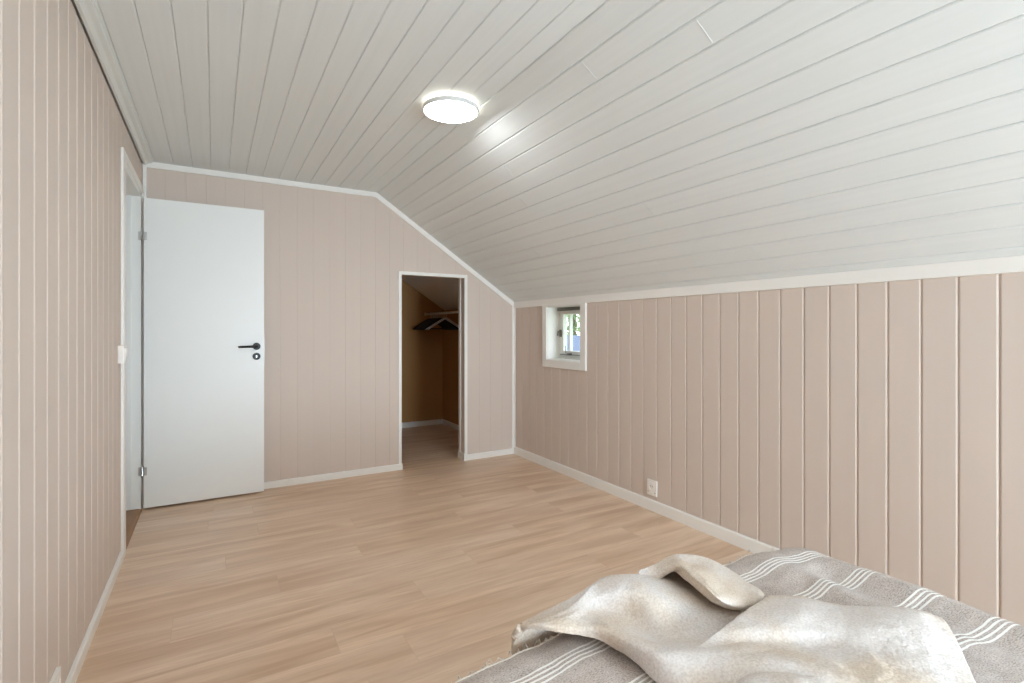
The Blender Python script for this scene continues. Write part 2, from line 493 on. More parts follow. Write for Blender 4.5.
# floor
bm = bmesh.new(); box(bm, XL - .02, XR + .1, YR - .1, YCL + .05, -.06, 0)
struct('floor', bm, M['floor'])

# hall beyond the doorway
bm = bmesh.new()
box(bm, -1.75, -1.69, 2.4, 4.9, 0, 2.4); box(bm, -1.75, XL - .08, 2.34, 2.4, 0, 2.4)
box(bm, -1.75, XL - .08, 4.84, 4.9, 0, 2.4)
struct('wall_hall', bm, M['hall'])
bm = bmesh.new(); box(bm, -1.75, XL - .08, 2.34, 4.9, 2.35, 2.4); struct('ceiling_hall', bm, M['hall'])
bm = bmesh.new(); box(bm, -1.75, XL - .021, 2.34, 4.9, -.06, 0); struct('floor_hall', bm, M['oak'])

# ------------------------------------------------------------ baseboards and trims
def bb_poly(t=.012, h=.058):     # section: from the wall outwards
    return [(0, 0), (t, 0), (t, h - .006), (t - .004, h - .001), (t - .007, h), (0, h)]
bm = bmesh.new(); prism(bm, [(XL + p, q) for p, q in bb_poly(.013, .05)], YR, DY0 - .093, 'Y')
struct('baseboard_left', bm, M['trim'])
bm = bmesh.new(); prism(bm, [(XR - p, q) for p, q in bb_poly(.014, .070)], YR, YB, 'Y')
struct('baseboard_right', bm, M['trim'])
bm = bmesh.new()
prism(bm, [(YB - p, q) for p, q in bb_poly(.013, .050)], XL, CX0 + .010, 'X')
prism(bm, [(YB - p, q) for p, q in bb_poly(.013, .050)], CX1 - .012, XR - .014, 'X')
prism(bm, [(CX1 - p, q) for p, q in bb_poly(.012, .062)], YB - .012, YB + TH + .012, 'Y')
prism(bm, [(CX0 + p, q) for p, q in bb_poly(.010, .050)], YB - .012, YB + TH + .012, 'Y')
struct('baseboard_back', bm, M['trim'])
bm = bmesh.new()
prism(bm, [(YCL - p, q) for p, q in bb_poly(.012, .062)], 1.03, XR, 'X')
prism(bm, [(XR - p, q) for p, q in bb_poly(.012, .062)], YB + TH, YCL - .012, 'Y')
prism(bm, [(1.03 + p, q) for p, q in bb_poly(.012, .062)], YB + TH, YCL - .012, 'Y')
struct('baseboard_closet', bm, M['trim'])

# ceiling trim on the back wall (flat run and sloping run)
bm = bmesh.new()
w = .038
k_low = (XK - .006, ZC - w)
prism(bm, [(XL, ZC), (XK, ZC), (XK - .012, ZC - w), (XL, ZC - w)], YB - .013, YB + .001, 'Y')
e0 = Vector((XK, 0, ZC)); e1 = Vector((XR, 0, ZK))
f1 = e1 - SN * w * .98
prism(bm, [(e0.x, e0.z), (XR, ZK), (XR, ZK - w * 1.22), (XK - .012, ZC - w)], YB - .013, YB + .001, 'Y')
struct('trim_1', bm, M['trim'])
# knee wall top trim
bm = bmesh.new(); prism(bm, [(XR, ZK - .052), (XR - .012, ZK - .050), (XR - .012, ZK + .006), (XR, ZK + .0)], YR, YB - .012, 'Y')
struct('trim_2', bm, M['trim'])
# back right corner post trims
bm = bmesh.new()
box(bm, XR - .024, XR, YB - .012, YB, .05, ZK - .02, .002); box(bm, XR - .010, XR, YB - .028, YB - .012, .07, ZK - .05, .002)
struct('trim_3', bm, M['trim'])
# left ceiling cornice (two steps) above a dark shadow gap
bm = bmesh.new()
zb = ZC - .026
prism(bm, [(XL + .006, zb + .003), (XL + .008, zb), (XL + .020, zb), (XL + .030, zb + .010), (XL + .034, zb + .013), (XL + .052, zb + .016), (XL + .056, ZC), (XL + .006, ZC)], YR, YB - .012, 'Y')
struct('trim_4', bm, M['cornice'])
# back left corner trim
bm = bmesh.new(); box(bm, XL + .001, XL + .022, YB - .014, YB, .05, ZC - w, .003)
struct('trim_5', bm, M['trim'])
# corner beads round the closet opening
bm = bmesh.new()
box(bm, CX0 - .022, CX0 + .004, YB - .008, YB + .006, .05, CZ + .024, .002)
box(bm, CX1 - .004, CX1 + .024, YB - .008, YB + .006, .05, CZ + .024, .002)
box(bm, CX0 - .022, CX1 + .024, YB - .0075, YB + .006, CZ - .004, CZ + .024, .002)
box(bm, CX1 - .006, CX1 + .004, YB + TH - .035, YB + TH + .008, .062, CZ, .002)
box(bm, CX0 - .004, CX0 + .006, YB + TH - .035, YB + TH + .008, .05, CZ, .002)
struct('trim_6', bm, M['trim'])
# doorway casing
bm = bmesh.new()
cw = .085
box(bm, XL, XL + .012, DY0 - cw, DY0 + .002, 0, DZ + .030, .003)
box(bm, XL, XL + .012, DY1 + .030, YB - .014, 0, DZ + .030, .003)
box(bm, XL, XL + .0118, DY0 + .002, DY1 + .030, DZ - .010, DZ + .030, .003)
struct('trim_7', bm, M['trim'])
# casing of the small window
bm = bmesh.new()
cx = XR - .016
box(bm, cx, XR + .002, WY1, WY1 + .060, WZ0 - .064, ZK - .040, .003)
box(bm, cx, XR + .002, WY0 - .066, WY0, WZ0 - .064, ZK - .040, .003)
box(bm, cx, XR + .002, WY0, WY1, WZ0 - .064, WZ0, .003)
box(bm, cx, XR + .002, WY0, WY1, WZ1, ZK - .040, .003)
# reveal lining
box(bm, XR - .001, XR + .19, WY1 - .006, WY1 + .004, WZ0, WZ1); box(bm, XR - .001, XR + .19, WY0 - .004, WY0 + .006, WZ0, WZ1)
box(bm, XR - .001, XR + .19, WY0, WY1, WZ0 - .004, WZ0 + .005); box(bm, XR - .001, XR + .19, WY0, WY1, WZ1 - .005, WZ1 + .004)
struct('trim_8', bm, M['trim'])

# ------------------------------------------------------------ small window
wn = empty('window_1', (XR + .12, (WY0 + WY1) / 2, WZ0)); tag(wn, kind='structure')
def wpart(name, mat, boxes, bev=.003, extra=None):
    bm = bmesh.new()
    for b in boxes:
        box(bm, b[0] - wn.location.x, b[1] - wn.location.x, b[2] - wn.location.y, b[3] - wn.location.y, b[4] - wn.location.z, b[5] - wn.location.z, bev)
    if extra: extra(bm)
    return obj(name, bm, mat, wn)
fx0, fx1 = XR + .125, XR + .18
FB = .028
wpart('window_frame', M['frame'], [(fx0, fx1, WY1 - FB, WY1, WZ0, WZ1), (fx0, fx1, WY0, WY0 + FB, WZ0, WZ1),
      (fx0, fx1, WY0 + FB, WY1 - FB, WZ0, WZ0 + .03), (fx0, fx1, WY0 + FB, WY1 - FB, WZ1 - .03, WZ1)])
s0, s1, s2, s3 = WY0 + FB + .002, WY1 - FB - .002, WZ0 + .032, WZ1 - .032
sx0, sx1 = fx0 - .008, fx0 + .034
SB = .032
wpart('window_sash', M['door'], [(sx0, sx1, s1 - SB, s1, s2, s3), (sx0, sx1, s0, s0 + SB, s2, s3),
      (sx0, sx1, s0 + SB, s1 - SB, s2, s2 + SB + .01), (sx0, sx1, s0 + SB, s1 - SB, s3 - SB, s3),
      (sx0 + .004, sx1 - .004, 3.470, 3.486, s2 + SB + .01, s3 - SB)])
wpart('window_pane', M['glass'], [(sx0 + .018, sx0 + .022, s0 + SB, s1 - SB, s2 + SB, s3 - SB)], 0)
wpart('head_rail', M['rubber'], [(XR + .075, XR + .108, WY0 + .004, WY1 - .03, WZ1 - .034, WZ1 - .006)], .006)
def hasp(bm):
    o = wn.location
    tube(bm, [Vector((sx0 - .012, 3.585, 1.155)) - o, Vector((sx0 - .03, 3.588, 1.165)) - o, Vector((sx0 - .034, 3.590, 1.125)) - o], .006)
wpart('sash_latch', M['rubber'], [(sx0 - .012, sx0 + .001, 3.575, 3.600, 1.118, 1.178)], .002, hasp)
def stay(bm):
    o = wn.location
    tube(bm, [Vector(p) - o for p in ((sx0 - .012, 3.30, s2 + .012), (sx0 - .014, 3.58, s2 + .010))], .0035)
    tube(bm, [Vector(p) - o for p in ((sx0 - .015, 3.50, s2 + .085), (sx0 - .016, 3.50, s2 + .03), (sx0 - .015, 3.49, s2 + .012))], .003)
wpart('window_stay', M['rubber'], [(sx0 - .02, sx0 + .001, 3.435, 3.475, s2 + .006, s2 + .024)], .002, stay)

# added window behind the camera, out of view, placed to light the room
w2 = empty('window_added', ((RX0 + RX1) / 2, YR - .1, RZ0)); tag(w2, kind='structure')
bm = bmesh.new()
o2 = w2.location
def b2(x0, x1, y0, y1, z0, z1): box(bm, x0 - o2.x, x1 - o2.x, y0 - o2.y, y1 - o2.y, z0 - o2.z, z1 - o2.z, .004)
b2(RX0, RX0 + .05, YR - .14, YR - .07, RZ0, RZ1); b2(RX1 - .05, RX1, YR - .14, YR - .07, RZ0, RZ1)
b2(RX0 + .05, RX1 - .05, YR - .14, YR - .07, RZ0, RZ0 + .05); b2(RX0 + .05, RX1 - .05, YR - .14, YR - .07, RZ1 - .05, RZ1)
b2((RX0 + RX1) / 2 - .035, (RX0 + RX1) / 2 + .035, YR - .14, YR - .07, RZ0 + .05, RZ1 - .05)
obj('window_frame', bm, M['frame'], w2)
bm = bmesh.new(); box(bm, RX0 + .04 - o2.x, RX1 - .04 - o2.x, YR - .112 - o2.y, YR - .108 - o2.y, .04, RZ1 - RZ0 - .04)
obj('window_pane', bm, M['glass'], w2)
bm = bmesh.new()
box(bm, RX0 - .06, RX0, YR, YR + .014, RZ0 - .06, RZ1 + .06, .003); box(bm, RX1, RX1 + .06, YR, YR + .014, RZ0 - .06, RZ1 + .06, .003)
box(bm, RX0, RX1, YR, YR + .014, RZ0 - .06, RZ0, .003); box(bm, RX0, RX1, YR, YR + .014, RZ1, RZ1 + .06, .003)
box(bm, RX0 - .002, RX0 + .006, YR - .16, YR, RZ0, RZ1); box(bm, RX1 - .006, RX1 + .002, YR - .16, YR, RZ0, RZ1)
box(bm, RX0, RX1, YR - .16, YR, RZ0 - .002, RZ0 + .006); box(bm, RX0, RX1, YR - .16, YR, RZ1 - .006, RZ1 + .002)
struct('trim_9', bm, M['trim'])

# ------------------------------------------------------------ door (frame, leaf swung 90 degrees into the room)
bm = bmesh.new()
box(bm, XL - .085, XL + .001, DY1 - .012, DY1, 0, DZ, .0015)          # far jamb
box(bm, XL - .085, XL + .001, DY0, DY0 + .012, 0, DZ, .0015)          # near jamb
box(bm, XL - .085, XL + .001, DY0 + .012, DY1 - .012, DZ - .014, DZ, .0015)
box(bm, XL - .075, XL - .050, DY1 - .026, DY1 - .012, .02, DZ - .02, .0015)   # stops
box(bm, XL - .075, XL - .050, DY0 + .012, DY0 + .026, .02, DZ - .02, .0015)
box(bm, XL - .085, XL + .001, DY0 + .012, DY1 - .012, DZ - .040, DZ - .014, .002)
frame = struct('door_frame', bm, M['frame'])
bm = bmesh.new()
prism(bm, [(XL - .088, .0), (XL + .006, .0), (XL + .002, .008), (XL - .010, .014), (XL - .075, .014), (XL - .088, .006)], DY0 + .012, DY1 - .012, 'Y')
struct('door_threshold', bm, M['oak'])

PX, PY = XL + .012, 4.118
dr = empty('door_1', (PX, PY, 0)); tag(dr, kind='structure')
LW, LT = .712, .038
bm = bmesh.new(); box(bm, .004, LW, -.040, -.002, .014, 2.040, .0025)
leaf = obj('door_leaf', bm, M['door'], dr)
hx = .663
def rosette(name, x, z, face, parent, keyhole=False):
    bm = bmesh.new()
    s = -1 if face < -.02 else 1
    lathe(bm, [(0, 0), (.0255, 0), (.0255, s * .006), (.0235, s * .008), (0, s * .008)], (x, face, z), 32, 'Y')
    o = obj(name, bm, M['black'], parent, smooth=False)
    if keyhole:
        b = bmesh.new()
        lathe(b, [(0, 0), (.0045, 0), (.0045, s * .001), (0, s * .001)], (x, face + s * .008, z + .003), 16, 'Y')
        box(b, x - .0022, x + .0022, min(face + s * .008, face + s * .009), max(face + s * .008, face + s * .009), z - .010, z + .002)
        obj('keyhole', b, M['steel'], o)
    return o
def lever(name, x, z, face, parent):
    s = -1 if face < -.02 else 1
    bm = bmesh.new()
    tube(bm, [(x, face + s * .004, z), (x, face + s * .040, z), (x - .003, face + s * .048, z), (x - .012, face + s * .052, z - .0005),
              (x - .05, face + s * .052, z - .001), (x - .100, face + s * .050, z - .002), (x - .118, face + s * .049, z - .003)],
         [.0095, .0090, .0092, .0090, .0082, .0075, .0066], 14)
    return obj(name, bm, M['black'], parent, smooth=True)
for face in (-.040, -.002):
    rosette('handle_rosette', hx, 1.060, face, leaf)
    lever('lever_handle', hx, 1.060, face, leaf)
    rosette('key_rosette', hx, .988, face, leaf, True)
bm = bmesh.new(); box(bm, LW - .0005, LW + .0015, -.033, -.009, .93, 1.12, .0005)
obj('lock_plate', bm, M['steel'], leaf)
for hz in (.255, 1.79):
    bm = bmesh.new()
    cyl(bm, (-.004, -.034, hz - .030), (-.004, -.020, hz + .030), .0065, seg=14)
    cyl(bm, (-.004, -.034, hz - .034), (-.004, -.034, hz - .030), .0045, seg=12)
    cyl(bm, (-.004, -.034, hz + .030), (-.004, -.034, hz + .036), .0045, seg=12)
    box(bm, -.026, -.004, -.0315, -.0295, hz - .028, hz + .028, .0005)
    box(bm, .001, .022, -.0425, -.0395, hz - .026, hz + .026, .0005)
    for sx in (-.020, .015):
        for sz in (-.018, 0, .018):
            cyl(bm, (sx, -.0305, hz + sz), (sx, -.0435 if sx > 0 else -.0335, hz + sz), .003, seg=8)
    obj('hinge', bm, M['steel'], dr)

# ------------------------------------------------------------ ceiling lamp
lx, ly = 1.020, 2.350
lamp = empty('ceiling_lamp', (lx, ly, ZC))
tag(lamp, 'round flat white lit lamp on the ceiling beside the start of the slope', 'lamp')
bm = bmesh.new(); lathe(bm, [(0, 0), (.085, 0), (.085, -.018), (0, -.018)], (0, 0, 0), 48); obj('mounting_plate', bm, M['plastic'], lamp, True)
bm = bmesh.new(); lathe(bm, [(.090, -.0155), (.118, -.0155), (.118, -.0175), (.090, -.0175)], (0, 0, 0), 64); obj('back_glow_ring', bm, M['lampback'], lamp, True)
bm = bmesh.new(); lathe(bm, [(.0, -.019), (.134, -.019), (.1385, -.022), (.139, -.036), (.137, -.0425), (.1325, -.0425), (.1305, -.036), (.0, -.036)], (0, 0, 0), 72)
obj('housing', bm, simple('lamp_rim_grey', srgb(214, 214, 212), .35, noise_amt=.01), lamp)
bm = bmesh.new(); lathe(bm, [(0, -.0365), (.130, -.0365), (.130, -.0385), (.120, -.0392), (.08, -.0395), (0, -.0395)], (0, 0, 0), 72)
obj('diffuser', bm, M['lamp'], lamp, True)

# ------------------------------------------------------------ sockets and switch
def socket(name, loc, rz, label, w=.082, h=.100, dep=.012, cat='socket'):
    """local frame: x out of the wall, y along the wall, z up from lower edge"""
    r = empty(name, loc, rz); tag(r, label, cat)
    bm = bmesh.new(); box(bm, 0, dep, -w / 2, w / 2, 0, h, .003); obj('socket_box', bm, M['plastic'], r)
    c = h * .60
    bm = bmesh.new(); lathe(bm, [(.0, 0), (.0215, 0), (.0235, .003), (.0255, .003), (.0255, 0)], (dep - .0005, 0, c), 36, 'X')
    f = obj('socket_face', bm, M['plastic'], r)
    bm = bmesh.new()
    bm.free()
    for s in (-1, 1):
        bm = bmesh.new(); cyl(bm, (dep - .004, s * .0095, c), (dep + .0008, s * .0095, c), .0030, seg=12)
        obj('pin_hole', bm, M['hole'], f)
    bm = bmesh.new()
    box(bm, dep - .001, dep + .0025, -.016, .016, h * .12, h * .24, .001)
    obj('socket_switch', bm, M['plastic'], r)
    for s in (-1, 1):
        bm = bmesh.new(); cyl(bm, (dep - .001, s * w * .36, h * .22), (dep + .001, s * w * .36, h * .22), .0026, seg=10)
        obj('screw', bm, M['hole'], r)
    return r
socket('wall_socket', (XR, 2.407, .100), PI, 'small white wall socket low on the right hand boarded wall above the baseboard')
socket('wall_socket', (XL, 1.985, .060), 0, 'white surface mounted socket low on the left wall by the baseboard', dep=.012)
sw = empty('light_switch', (XL, 3.205, 1.010)); tag(sw, 'small white light switch on the left wall beside the door casing', 'switch')
bm = bmesh.new(); box(bm, 0, .027, -.041, .041, 0, .090, .004); obj('switch_box', bm, M['plastic'], sw)
bm = bmesh.new(); prism(bm, [(.026, .014), (.0295, .016), (.0335, .074), (.026, .076)], -.028, .028, 'Y'); obj('rocker', bm, M['plastic'], sw)

# ------------------------------------------------------------ closet rod and hangers
RXD, RZD = 2.245, 1.366
bm = bmesh.new(); cyl(bm, (RXD, YB + TH, RZD), (RXD, YCL, RZD), .0125, seg=20)
rod = empty('closet_rod', (0, 0, 0)); tag(rod, 'white hanging rod running front to back inside the dark closet', 'rod')
obj('rod', bm, M['rod'], rod, True)
for yy, s in ((YB + TH, 1), (YCL, -1)):
    bm = bmesh.new(); lathe(bm, [(.0128, 0), (.020, 0), (.020, s * .004), (.015, s * .006), (.015, s * .018), (.0128, s * .018)], (RXD, yy, RZD), 24, 'Y')
    obj('rod_socket', bm, M['rod'], rod)

def make_hanger(kind):
    t = empty('clothes_hanger')
    bm = bmesh.new()
    W = .222
    if kind == 'black':
        for s in (-1, 1):
            tube(bm, [(0, 0, -.062), (s * .03, 0, -.068), (s * .08, .003, -.098), (s * .14, .006, -.135), (s * .185, .008, -.166), (s * W, .009, -.184)],
                 [.011, .014, .017, .020, .022, .012], 10, 1.0)
        tube(bm, [(-.18, .006, -.175), (0, .0, -.178), (.18, .006, -.175)], .006, 8)
        body = obj('hanger_body', bm, M['hanger'], t, True)
    else:
        pts = [(-.03, 0, -.066), (0, 0, -.052), (.03, 0, -.066)]
        tube(bm, [(-W, 0, -.188), (-W + .004, 0, -.182), (-.03, 0, -.074), (0, 0, -.056), (.03, 0, -.074), (W - .004, 0, -.182), (W, 0, -.188)], .0048, 8)
        body = obj('hanger_body', bm, M['wire'], t, True)
    bm = bmesh.new()
    hook = [(0, 0, -.056), (0, 0, -.036), (.004, 0, -.026)]
    R = .0165
    for k in range(11):
        a = -PI * .40 + k / 10 * PI * 1.32
        hook.append((R * math.cos(a), 0, R * math.sin(a)))
    tube(bm, hook, .0032, 8)
    obj('hook', bm, M['steel'], t, True)
    return t
def copy_tree(o, parent=None):
    c = o.copy(); COL.objects.link(c); c.parent = parent
    for ch in list(o.children): copy_tree(ch, c)
    return c
blk = make_hanger('black'); wht = make_hanger('white')
hs = [  # distance from camera, kind, twist, label
 (5.30, 'w', .06, 'pale thin hanger at the front of the rod, nearest the closet opening'),
 (5.37, 'w', .05, 'pale thin hanger just behind the front one on the closet rod'),
 (5.44, 'b', .05, 'black clothes hanger directly behind the pale thin hangers'),
 (5.50, 'b', .08, None), (5.56, 'b', .03, None), (5.62, 'b', .08, None), (5.69, 'b', .10, None), 
 (5.77, 'b', .06, 'black clothes hanger at the back end of the rod, nearest the closet back wall')]
used = set()
for (yy, k, tw, lab) in hs:
    src = wht if k == 'w' else blk
    if k in used: o = copy_tree(src)
    else: o = src; used.add(k)
    o.location = (RXD, yy, RZD - .0); o.rotation_euler = (random.uniform(-.04, .04), 0, tw)
    tag(o, lab or 'black clothes hanger packed in the middle of the dark row on the closet rod', 'hanger',
        'pale hangers on the closet rod' if k == 'w' else 'black hangers on the closet rod')

# ------------------------------------------------------------ bed
BX0, BX1, BY0, BY1, BZ = .20, 1.575, -1.07, .935, .478
bed = empty('bed', ((BX0 + BX1) / 2, (BY0 + BY1) / 2, 0))
tag(bed, 'low bed with a pale mattress under the striped grey blanket in the foreground', 'bed')
ob = bed.location
def bb(x0, x1, y0, y1, z0, z1, bev, name, mat):
    bm = bmesh.new(); box(bm, x0 - ob.x, x1 - ob.x, y0 - ob.y, y1 - ob.y, z0, z1, 0)
    if bev:
        bmesh.ops.bevel(bm, geom=list(bm.edges), offset=bev, segments=4, affect='EDGES', profile=.5)
    return obj(name, bm, mat, bed, True)
bb(BX0, BX1, BY0, BY1, .27, BZ, .035, 'mattress', M['mattress'])
bb(BX0 + .01, BX1 - .01, BY0 + .01, BY1 - .01, .12, .268, .012, 'bed_base', M['bedwood'])
for x in (BX0 + .1, BX1 - .1):
    for y in (BY0 + .1, BY1 - .1):
        bm = bmesh.new(); cyl(bm, (x - ob.x, y - ob.y, 0), (x - ob.x, y - ob.y, .125), .022, .03, 20); obj('leg', bm, M['legwood'], bed, True)

# striped blanket: cloth coordinates (s across, t along); lies on the mattress and rolls over both sides
SKX = [-.5, .1, .4, .65, .9, 1.28, 1.41, 1.51, 1.58, 1.70, 2.2]
SKY = [-.055, -.048, -.030, .000, .022, .034, .028, .008, -.012, -.03, -.05]
def skew(x):
    return float(np.interp(x, SKX, SKY))
def gauss(a, s): return math.exp(-(a / s) ** 2)
def top_z(x, y):
    z = .492
    k = min(1, max(0, (y - .775) / .06)); st = min(1, max(0, (x - 1.27) / .13)); st = st * st * (3 - 2 * st)
    z += .020 * gauss(x - 1.548 + .05 * (y - .6), .032) * (1 - .75 * k)
    z += .016 * gauss(x - 1.405 - .12 * (y - .75), .036) * gauss(y - .72, .09) * (1 - k)
    z += .015 * k * st * min(1, max(0, (1.0 - y) / .08) + .35)
    z -= .006 * gauss(x - 1.475, .03) * (1 - k)
    z += .007 * noise.noise(Vector((x * 7, y * 4, .3))) + .004 * noise.noise(Vector((x * 16 + 3, y * 9, 1.3)))
    z += .002 * noise.noise(Vector((x * 40 + 3, y * 30, 1.3)))
    return z
EDGE = .948
def cloth_point(s, t):
    """s = across (0 .. width), gives world point"""
    xl, xr, R = BX0 + .018, BX1 - .018, .045
    x = s; y = t + skew(s)
    z = top_z(min(max(x, xl), xr), y)
    arc = R * PI / 2
    if s > xr:
        d = s - xr
        if d < arc: x = xr + R * math.sin(d / R); z = z - R * (1 - math.cos(d / R))
        else: x = xr + R + .012 * math.sin(y * 21) * min(1, (d - arc) * 6); z = z - R - (d - arc)
    elif s < xl:
        d = xl - s
        if d < arc: x = xl - R * math.sin(d / R); z = z - R * (1 - math.cos(d / R))
        else: x = xl - R - .012 * math.sin(y * 19) * min(1, (d - arc) * 6); z = z - R - (d - arc)
    # the foot end sags a little past the mattress edge, more at the corner
    over = max(0, t - (EDGE - .055))
    z -= over ** 2 * 4.0 * (1 + 1.5 * gauss(s - 1.62, .12))
    return Vector((x, y, z))
bm = bmesh.new(); uvl = bm.loops.layers.uv.new('UVMap')
S = np.concatenate([np.arange(BX0 - .26, BX0, .03), np.arange(BX0, 1.2, .02), np.arange(1.2, BX1 + .09, .008), np.arange(BX1 + .09, BX1 + .34, .02)])
T = np.concatenate([np.arange(-1.0, .3, .03), np.arange(.3, EDGE, .0085), [EDGE]])
G = [[bm.verts.new(cloth_point(float(s), float(t))) for t in T] for s in S]
for i in range(len(S) - 1):
    for j in range(len(T) - 1):
        f = bm.faces.new((G[i][j], G[i + 1][j], G[i + 1][j + 1], G[i][j + 1]))
        for lp, (a, b) in zip(f.loops, ((i, j), (i + 1, j), (i + 1, j + 1), (i, j + 1))):
            lp[uvl].uv = (float(S[a]), float(T[b]))
blanket = obj('blanket', bm, M['blanket'], smooth=True)
tag(blanket, 'grey woven blanket with groups of four white stripes spread over the bed', 'blanket')
md = blanket.modifiers.new('thick', 'SOLIDIFY'); md.thickness = .004; md.offset = 1
bm = bmesh.new()
hp = [cloth_point(float(s), EDGE + .001) + Vector((0, .001, .003)) for s in np.arange(BX0 - .25, BX1 + .33, .01)]
tube(bm, hp, .0032, 6)
obj('hem', bm, M['hem'], blanket, True)
# fringe tassels along the foot end
bm = bmesh.new(); rr = random.Random(3)
for s in np.arange(BX0 - .24, BX1 + .32, .021):
    s = float(s) + rr.uniform(-.003, .003)
    p = cloth_point(s, EDGE)
    for k in range(2):
        dx = rr.uniform(-.012, .012); l = rr.uniform(.020, .040)
        lift = rr.uniform(-.002, .010) if rr.random() < .4 else -.004
        tube(bm, [p + Vector((0, .001, .001)), p + Vector((dx * .5, l * .55, lift)), p + Vector((dx, l * .9, lift - l * .6))], [.0014, .0013, .0009], 5)
fr = obj('fringe', bm, M['hem'], blanket, True); fr['kind'] = 'stuff'

# ------------------------------------------------------------ cream throw: three overlapping folds of one cloth
F_, CXp, HYp = 510.0, 512.0, 329.5
YAW = math.atan((512 - 214) / 510.0)
dv = Vector((math.sin(YAW), math.cos(YAW), 0)); rv = Vector((math.cos(YAW), -math.sin(YAW), 0))
def W(u, v, z):
    dep = F_ * (CAMH - z) / (v - HYp)
    p = dv * dep + rv * ((u - CXp) / F_ * dep)
    return Vector((p.x, p.y, z))
def spline_net(P, nu, nv):
    P = np.array([[list(q) for q in row] for row in P], float)     # rows, cols, 3
    def cr(A, n):                                                   # Catmull-Rom along axis 0
        m = A.shape[0]; out = []
        A2 = np.concatenate([[2 * A[0] - A[1]], A, [2 * A[-1] - A[-2]]])
        for i in range(m - 1):
            p0, p1, p2, p3 = A2[i], A2[i + 1], A2[i + 2], A2[i + 3]
            for k in range(n):
                t = k / n
                out.append(.5 * ((2 * p1) + (-p0 + p2) * t + (2 * p0 - 5 * p1 + 4 * p2 - p3) * t * t + (-p0 + 3 * p1 - 3 * p2 + p3) * t ** 3))
        out.append(A[-1]); return np.array(out)
    B = cr(P, nu)
    C = cr(np.swapaxes(B, 0, 1), nv)
    return np.swapaxes(C, 0, 1)
def add_net(bm, P, nu=8, nv=8, seed=0, amp=.003):
    Q = spline_net(P, nu, nv)
    V = []
    for i in range(Q.shape[0]):
        row = []
        for j in range(Q.shape[1]):
            p = Vector(Q[i, j])
            q = Vector((p.x * 9 + p.y * 5, p.y * 22 - p.x * 6, p.z * 14))
            n = noise.noise(q + Vector((seed, 0, 0))) * amp * (.35 if seed == 9 else .9) + noise.noise(p * 38 + Vector((seed, 3, 0))) * amp * .5
            n += noise.noise(p * 190) * .0006 + noise.noise(p * 420) * .0004
            row.append(bm.verts.new(p + Vector((0, 0, n))))
        V.append(row)
    for i in range(len(V) - 1):
        for j in range(len(V[0]) - 1):
            bm.faces.new((V[i][j], V[i][j + 1], V[i + 1][j + 1], V[i + 1][j]))
bm = bmesh.new()
# body: each column from the crest over the bed end to the near edge
colsA = [
 [(515.5, 635, .502), (514.3, 638, .492), (513.3, 641, .482), (512.8, 645, .470), (512.8, 652, .452)],
 [(521.5, 625.5, .528), (520.6, 627, .524), (519.8, 629, .518), (519.3, 632, .510), (519.5, 637, .498)],
 [(530, 621.5, .540), (530, 623, .542), (530, 624.5, .540), (530, 626, .536), (530.5, 628.5, .528)],
 [(545, 617, .545), (547, 620, .550), (549, 623, .549), (552, 627, .545), (556, 632, .533)],
 [(572, 603.5, .553), (575, 611, .552), (578, 617, .549), (583, 627, .543), (590, 637, .523)],
 [(592, 585, .561), (594, 597, .552), (597, 611, .532), (603, 628, .547), (610, 646, .512)],
 [(612, 575, .561), (622, 588, .570), (629, 618, .522), (630, 640, .550), (634, 661, .508)],
 [(640, 574, .552), (655, 596, .562), (657, 633, .518), (661, 652, .556), (658, 684, .508)],
 [(672, 572, .505), (690, 604, .534), (700, 637, .514), (702, 655, .556), (692, 708, .508)],
 [(700, 582, .505), (733, 611, .520), (745, 626, .510), (765, 656, .550), (748, 720, .508)],
 [(732, 597, .504), (790, 618, .520), (800, 636, .515), (835, 663, .520), (812, 730, .508)]]
cA = [[W(*q) for q in c] for c in colsA]
rows = []
tail = []
for c in cA:
    top = c[0]
    yy = max(top.y + .018, .985 + .0)
    m1 = Vector((top.x, yy, top.z - .035)); m0 = Vector((top.x + .004, yy + .006, top.z - .20))
    tail.append((m0, m1))
for r in range(-2, 5):
    if r == -2: rows.append([t[0] for t in tail])
    elif r == -1: rows.append([t[1] for t in tail])
    else: rows.append([c[r] for c in cA])
add_net(bm, rows, 16, 16, 1)
# folded-over roll at the far side
colsB = [
 [(639, 571, .553), (639, 572, .554), (639, 574, .550), (640, 575.5, .546)],
 [(657, 563.5, .560), (657, 566, .563), (657, 571, .558), (657, 576, .548)],
 [(674, 555, .560), (676, 559, .572), (677, 562, .582), (678, 566, .582)],
 [(692, 555, .545), (693, 562, .562), (693, 567, .578), (692, 575, .586)],
 [(708, 559, .530), (711, 568, .556), (710, 576, .574), (706, 586, .585)],
 [(726, 567, .518), (730, 579, .545), (727, 588, .562), (721, 598, .574)],
 [(746, 581, .510), (748, 590, .532), (745, 597, .545), (738, 605, .553)],
 [(759, 589, .506), (759, 595, .518), (758, 600, .524), (753, 606, .528)],
 [(764, 595, .502), (763, 599, .508), (760, 602, .508), (756, 605, .504)]]
cB = [[W(*q) for q in c] for c in colsB]
rowsB = [[Vector((c[0].x + .006, c[0].y + .020, max(.42, c[0].z - .05))) for c in cB]]
for r in range(4): rowsB.append([c[r] for c in cB])
rowsB.append([c[3] + Vector((.004, .006, -.014)) for c in cB])      # turned under
rowsB.append([c[3] + Vector((.014, .032, -.030)) for c in cB])
add_net(bm, rowsB, 9, 13, 5)
